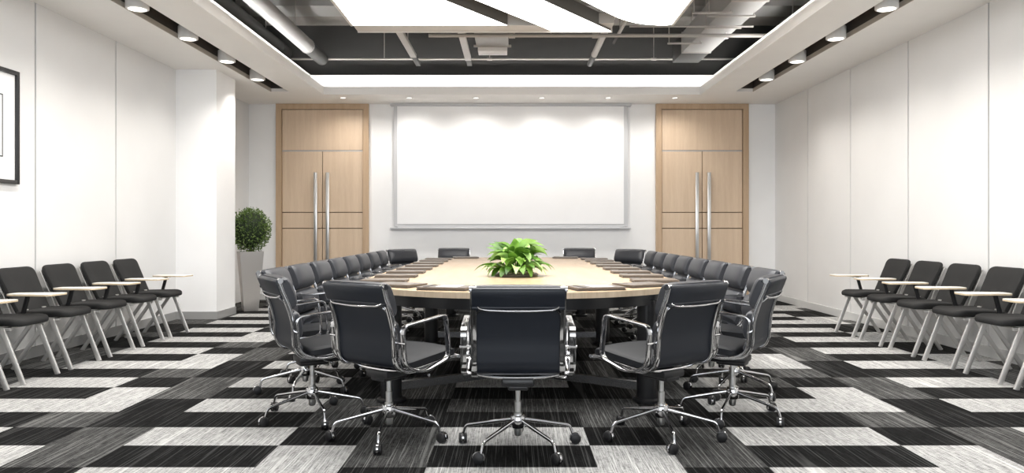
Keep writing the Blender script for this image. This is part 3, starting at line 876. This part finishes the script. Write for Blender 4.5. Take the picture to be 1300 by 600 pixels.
def make_office_chair():
    e = empty('office_chair')
    HW = .218
    # leather sling
    m = MB(); sec = rrect(HW - .002, .005, .004, 1)
    m.sweep(prof, sec, fixed=(1, 0, 0))
    m.build('leather_sling', M['leatherback'], e)
    # head cushion: wraps over the top, with a rolled flap on the rear side
    m = MB(); pillow(m, -.018, .200, .239, .082, .002, p=2.7, tb_=.0)
    hc = m.build('head_cushion', M['leather'], e)
    m = MB()
    path = []
    for k in range(9):
        a = PI * k / 8; path.append(Vector((0, -.335 + SH + .022 * math.cos(a), .872 + .010 * math.sin(a))))
    p1, n1 = prof_at(.05); p2, n2 = prof_at(.11)
    path = [prof_at(.0)[0] + Vector((0, .03, -.005))] + path[::1] + [p1 - n1 * .020, p2 - n2 * .018]
    m.sweep(path, rrect(.236, .007, .006, 2), fixed=(1, 0, 0))
    # rounded closed flap edge
    m.tube([p2 - n2 * .018 + Vector((-.236, 0, 0)), p2 - n2 * .018 + Vector((.236, 0, 0))], .012, 10)
    m.build('head_flap', M['leatherback'], e)
    m = MB(); pillow(m, .208, .375, .230, .068, .002, p=2.7, tb_=0); m.build('back_cushion', M['leather'], e)
    m = MB(); pillow(m, .382, .54, .226, .046, .002, p=2.7, tb_=0); m.build('back_cushion', M['leather'], e)
    m = MB(); pillow(m, .60, 1.0, .230, .055, .006, nv=16, p=4.0); m.build('seat_cushion', M['leatherseat'], e)
    # ribs
    for s in (-1, 1):
        m = MB(); m.sweep([prof_at(q / 60)[0] - prof_at(q / 60)[1] * .008 + Vector((s * (HW + .010), 0, 0)) for q in range(61)], rrect(.015, .012, .0025, 2), fixed=(1, 0, 0))
        m.tube([prof[0] + Vector((s * (HW - .004), 0, 0)), prof[0] + Vector((s * (HW + .030), 0, 0))], .016, 12)
        m.tube([prof[-1] + Vector((s * (HW - .004), 0, 0)), prof[-1] + Vector((s * (HW + .028), 0, 0))], .012, 12)
        m.build('side_rib', M['chrome'], e)
    # rear spreader bar with V shaped ends
    m = MB(); zc = .775; yc = -.315 + SH
    bar = smooth_path([(-HW - .004, yc + .012, .818), (-.19, yc - .022, zc + .004), (-.10, yc - .034, zc - .004), (0, yc - .037, zc - .006), (.10, yc - .034, zc - .004), (.19, yc - .022, zc + .004), (HW + .004, yc + .012, .818)], 5)
    m.tube(bar, .0062, 10)
    for s in (-1, 1):
        m.tube([(s * .192, yc - .021, zc + .003), (s * (HW + .004), yc + .026, .735)], .005, 8)
    m.build('back_spreader', M['chrome'], e)
    m = MB()
    for y in (-.08, .14): m.tube(smooth_path([(-HW - .006, y, .418), (-.12, y, .400), (0, y, .396), (.12, y, .400), (HW + .006, y, .418)], 4), .009, 8)
    m.build('seat_spreader', M['chrome'], e)
    # arm loops
    for s in (-1, 1):
        x = s * (HW + .064)
        loop = round_poly([(x, -.235 + SH, .450), (x, -.255 + SH, .665), (x, .085 + SH, .700), (x, .115 + SH, .455), (x, -.10 + SH, .400)], [.05, .045, .035, .05, .09], 6)
        m = MB(); m.sweep(loop, rrect(.016, .006, .002, 2), fixed=(1, 0, 0), closed=True)
        for (yy, zz) in ((-.249 + SH, .575),): m.tube([(s * (HW + .01), yy, zz), (s * (HW + .085), yy, zz)], .007, 8)
        m.tube([(s * (HW + .008), -.13 + SH, .418), (s * (HW + .072), -.13 + SH, .414)], .009, 8)
        m.tube([(s * (HW + .008), .10 + SH, .440), (s * (HW + .072), .108 + SH, .452)], .008, 8)
        m.build('armrest', M['chrome'], e)
    # mechanism
    m = MB(); m.rbox(-.085, .085, -.10, .18, .350, .394, .012); m.rbox(-.055, .055, -.09, .09, .33, .36, .01)
    m.rbox(-.12, .12, .0, .08, .380, .405, .006); m.build('swivel_mechanism', M['blackmetal'], e)
    m = MB(); m.tube([(.08, .03, .37), (.21, .05, .375), (.235, .05, .372)], .005, 8); m.tube([(.235, .05, .372), (.265, .05, .372)], .010, 8)
    m.build('lever', M['chrome'], e)
    m = MB(); m.lathe([(.014, .335), (.014, .26), (.019, .258), (.019, .20), (.024, .198), (.024, .10), (.020, .075), (.012, .07)], k=20); m.build('column', M['steel'], e)
    m = MB(); m.lathe([(.034, .185), (.040, .178), (.040, .125), (.034, .115), (.02, .112)], k=24); m.build('hub', M['chrome'], e)
    for k in range(5):
        a = PI / 2 + 2 * PI * k / 5
        rt = Matrix.Rotation(a, 3, 'Z')
        lg = empty('leg_tmp')
        bpy.data.objects.remove(lg)
        path = round_poly([(.03, 0, .158), (.17, 0, .130), (.300, 0, .104), (.318, 0, .050)], .02, 4, False)
        m = MB(); m.sweep([rt @ q for q in path], rrect(.0075, .009, .005, 2), scales=[1.15 - .3 * i / (len(path) - 1) for i in range(len(path))])
        lg = m.build('leg', M['chrome'], e)
        wa = a + random.uniform(-1.2, 1.2); c0 = rt @ Vector((.318, 0, 0)); ax = Vector((-math.sin(wa), math.cos(wa), 0)); bk = Vector((math.cos(wa), math.sin(wa), 0)) * .014
        m = MB()
        for s in (-1, 1):
            cc = c0 + bk + ax * s * .013; cc.z = .028
            pa, pb = cc - ax * .009, cc + ax * .009
            m.sweep([pa, pa + ax * .003, pb - ax * .003, pb], [(.028 * math.cos(2 * PI * i / 18), .028 * math.sin(2 * PI * i / 18)) for i in range(18)], scales=[.85, 1, 1, .85])
        m.build('caster', M['rubber'], lg)
        m = MB(); hood = []
        for q in range(9):
            an = R(-20 + 220 * q / 8); hood.append(c0 + bk + Vector((bk.x, bk.y, 0)).normalized() * .031 * math.cos(an) + Vector((0, 0, .028 + .031 * math.sin(an))))
        hood = [h for h in hood]
        m.sweep(hood, rrect(.006, .0018, .001, 1), fixed=tuple(ax)); m.build('caster_hood', M['chrome'], lg)
    return e
ch0 = make_office_chair(); ch_used = False
def office_chair(x, y, face_deg, label, group, base_deg=0):
    """face_deg: heading of the sitter measured from +Y towards +X"""
    global ch_used
    if not ch_used: o = ch0; ch_used = True
    else: o = copy_tree(ch0)
    o.location = (x, y, 0); o.rotation_euler = (0, 0, -R(face_deg))
    for lg in o.children:
        if lg.name.startswith('leg'): lg.rotation_euler = (0, 0, R(base_deg))
    tag(o, label, 'office chair', group)
G1 = 'black leather swivel chairs around the conference table'
office_chair(.032, 4.03, 0, 'black leather swivel chair seen straight from behind at the near table end', G1)
office_chair(-.70, 4.26, 37, 'black leather swivel chair turned slightly, between the middle near chair and shrub-side corner chair', G1, 0)
office_chair(.85, 4.26, -37, 'black leather swivel chair turned slightly, beside the middle near chair away from the shrub', G1, 0)
office_chair(-1.26, 4.72, 59, 'black leather swivel chair seen side-on at the near table corner, shrub side', G1, -21)
office_chair(1.39, 4.72, -59, 'black leather swivel chair seen side-on at the near table corner away from shrub', G1, 21)
on2 = ['nearest', 'second', 'third', 'fourth', 'fifth', 'sixth', 'seventh', 'farthest']
for i in range(8):
    o_ = on2[i] + (' of the straight row' if i in (0, 7) else ' from the near end')
    office_chair(-1.51, 5.47 + i * .630, 90, f'black leather swivel chair along the shrub side of the table, {o_}', G1, -18)
    office_chair(1.61, 5.42 + i * .622, -90, f'black leather swivel chair along the table side away from shrub, {o_}', G1, -18)
office_chair(-.88, 11.12, 180, 'black swivel chair at the far table end facing the camera, shrub side', G1)
office_chair(1.02, 11.12, 180, 'black swivel chair at the far table end facing the camera, away from shrub', G1)
office_chair(-1.43, 10.60, 138, 'black swivel chair set askew at the far table corner, shrub side', G1)
office_chair(1.54, 10.57, -138, 'black swivel chair set askew at the far table corner away from shrub', G1)

# ------------------------------------------------------------------ tablet chair (local: faces +X, Y along the wall)
def make_tablet_chair(sgn):
    e = empty('tablet_chair')
    # local x: 0 at wall-side back, seat front at +.60 ; sgn mirrors Y so tablets of both rows lie at the far side
    def bar(m, a, b, w, t, up=(0, 1, 0)):
        m.sweep([a, b], rrect(w, t, min(w, t) * .5, 2), fixed=(0, 1, 0))
    W = .225
    # backrest: rounded pad
    W = .245
    pts = round_poly([(-W + .035, 0, 0), (W - .035, 0, 0), (W, .40, 0), (-W, .40, 0)], [.03, .03, .085, .085], 6)
    m = MB()
    def bend(y, v, off):   # y across, v up the back 0..0.4
        t = v / .40
        x = .262 - .180 * t - .035 * math.sin(PI * t) * .4; z = .455 + .395 * t
        nx, nz = .91, .40
        cv = .018 * (1 - (y / W) ** 2)
        return Vector((x + nx * off - cv, y, z + nz * off * .5))
    def pad(outline, th, front=.0, mi=0):
        # concentric rings for a softly rounded slab
        c0 = sum((Vector(p) for p in outline), Vector()) / len(outline)
        rings = [(.0, 0), (.5, 0), (.93, 0), (.98, .12), (1.0, .35), (1.0, .65), (.98, .88), (.93, 1), (.5, 1), (0, 1)]
        return c0, rings
    c0, rings = pad(pts, .05)
    vs = []; n = len(pts)
    for sc, q in rings:
        for p in pts:
            r_ = c0 + (Vector(p) - c0) * max(sc, .001)
            vs.append(bend(r_.x, r_.y, -.025 + .05 * q))
    fs = []
    for j in range(len(rings) - 1):
        for i in range(n):
            k = (i + 1) % n; fs.append((j * n + i, j * n + k, (j + 1) * n + k, (j + 1) * n + i))
    m.add(vs, fs, 0, True); m.build('backrest', M['fabric'], e)
    # seat
    W = .225
    sp = round_poly([(.215, -W, 0), (.66, -W + .01, 0), (.66, W - .01, 0), (.215, W, 0)], [.05, .09, .09, .05], 6)
    c0 = Vector((.43, 0, 0)); vs = []; n = len(sp); m = MB()
    for sc, q in rings:
        for p in sp:
            r_ = c0 + (p - c0) * max(sc, .001)
            z = .438 + .052 * q
            z += .012 * math.sin((r_.x - .215) / .445 * PI * .9) * (1 if q > .5 else .4) - (.012 * (1 - abs(r_.y) / W) if q > .5 else 0)
            if r_.x > .58: z -= (r_.x - .58) ** 2 * 1.6
            vs.append((r_.x, r_.y, z))
    fs = []
    for j in range(len(rings) - 1):
        for i in range(n):
            k = (i + 1) % n; fs.append((j * n + i, j * n + k, (j + 1) * n + k, (j + 1) * n + i))
    m.add(vs, fs, 0, True); m.build('seat', M['fabric'], e)
    # frame under the seat and back support strips
    m = MB()
    for y in (-.205, .205):
        m.rbox(.24, .60, y - .012, y + .012, .408, .432, .004)
        m.sweep(smooth_path([(.27, y, .42), (.205, y, .45), (.155, y * .97, .56), (.075, y * .9, .72), (.035, y * .85, .80)], 5), rrect(.014, .006, .004, 2), fixed=(0, 1, 0))
    for x in (.30, .52): m.rbox(x - .012, x + .012, -.2, .2, .410, .428, .004)
    m.build('seat_frame', M['legmetal'], e)
    for y in (-.215, .215):
        m = MB(); m.sweep([(.535, y, .428), (.700, y, .0)], rrect(.009, .019, .003, 2), fixed=(0, 1, 0)); m.build('leg', M['legmetal'], e)
        m = MB(); m.sweep([(.50, y * .93, .428), (.200, y * .93, .0)], rrect(.009, .017, .003, 2), fixed=(0, 1, 0)); m.build('leg', M['legmetal'], e)
    # clips
    m = MB()
    for y in (-.12, .12): m.rbox(.245, .27, y - .02, y + .02, .487, .500, .003)
    m.build('clip', M['legmetal'], e)
    # tablet and its arm
    y0 = sgn * .25
    m = MB(); m.sweep([(.39, y0, .43), (.39, y0, .475), (.435, y0, .640)], rrect(.011, .016, .004, 2), fixed=(0, 1, 0))
    m.rbox(.36, .42, min(y0, sgn * .2), max(y0, sgn * .2), .425, .45, .004)
    m.rbox(.405, .50, y0 - .035, y0 + .035, .634, .642, .002)
    m.build('tablet_arm', M['blackmetal'], e)
    tp = round_poly([(.31, y0 - .10, 0), (.71, y0 - .15, 0), (.725, y0 + .09, 0), (.31, y0 + .05, 0)], [.04, .08, .06, .04], 5)
    m = MB(); m.prism([(p.x, p.y) for p in tp], .6425, .654, mi=1, mi_top=0, mi_bot=1)
    m.prism([(p.x, p.y) for p in tp], .6541, .6575, mi=0)
    m.build('writing_tablet', [M['tablet'], M['tabletedge']], e)
    return e
tys = [8.345, 7.735, 7.12, 6.505, 5.89, 5.275]
tord = ['farthest', 'second farthest', 'third farthest', 'fourth farthest', 'fifth farthest', 'nearest, mostly cut off,']
for side in (-1, 1):
    src = make_tablet_chair(1 if side < 0 else -1)
    for i, y in enumerate(tys):
        o = src if i == 0 else copy_tree(src)
        if side < 0: o.location = (-XW + .015, y, 0); o.rotation_euler = (0, 0, 0)
        else: o.location = (XW - .015, y + .01, 0); o.rotation_euler = (0, 0, PI)
        wl = 'along the wall with the framed picture' if side < 0 else 'along the seamed wall facing the picture'
        tag(o, f'{tord[i]} black upholstered tablet-arm chair {wl}', 'tablet chair', 'tablet-arm chairs ' + wl)

# ------------------------------------------------------------------ light, world, camera
wd = bpy.data.worlds.new('daylight'); scn.world = wd; wd.use_nodes = True
bg = wd.node_tree.nodes['Background']; bg.inputs[0].default_value = (.86, .93, 1, 1); bg.inputs[1].default_value = .9
def area(name, loc, rot, sx, sy, power, col=(1, 1, 1)):
    ld = bpy.data.lights.new(name, 'AREA'); ld.shape = 'RECTANGLE'; ld.size = sx; ld.size_y = sy; ld.energy = power; ld.color = col
    o = bpy.data.objects.new(name, ld); COL.objects.link(o); o.location = loc; o.rotation_euler = rot
    return o
area('added_window_fill', (0, YF - .3, 1.7), (R(90), 0, 0), 7.6, 2.6, 95, (.93, .96, 1))  # added fill light at the made-up window behind the camera
for s in (-1, 1):
    for y in (10.42, 9.30, 8.19, 7.08, 5.97, 4.86, 3.75, 2.6):
        ld = bpy.data.lights.new('slot_lamp_light', 'SPOT'); ld.energy = 52; ld.spot_size = R(135); ld.spot_blend = 1; ld.shadow_soft_size = .08; ld.color = (1, .95, .89)
        o = bpy.data.objects.new('slot_lamp_light', ld); COL.objects.link(o); o.location = (s * 3.545, y, H - .045)
for x in (-2.70, -1.64, -.575, .475, 1.535, 2.60):
    ld = bpy.data.lights.new('recessed_spot_light', 'SPOT'); ld.energy = 32; ld.spot_size = R(160); ld.spot_blend = 1; ld.shadow_soft_size = .05; ld.color = (1, .96, .91)
    o = bpy.data.objects.new('recessed_spot_light', ld); COL.objects.link(o); o.location = (x, 11.95, H - .02)
cd = bpy.data.cameras.new('camera'); cam = bpy.data.objects.new('camera', cd); COL.objects.link(cam)
cam.location = (0, 0, 1.18); cam.rotation_euler = (R(90), 0, 0)
cd.sensor_width = 36; cd.lens = 950 / 1300 * 36; cd.shift_y = -9 / 1300; cd.clip_start = .05; cd.clip_end = 60
scn.camera = cam
vs_ = scn.view_settings
vs_.view_transform = 'Standard'; vs_.look = 'None'; vs_.gamma = 1; vs_.exposure = 0.84; vs_.use_curve_mapping = False
scn.cycles.use_denoising = True
scn.cycles.max_bounces = 8
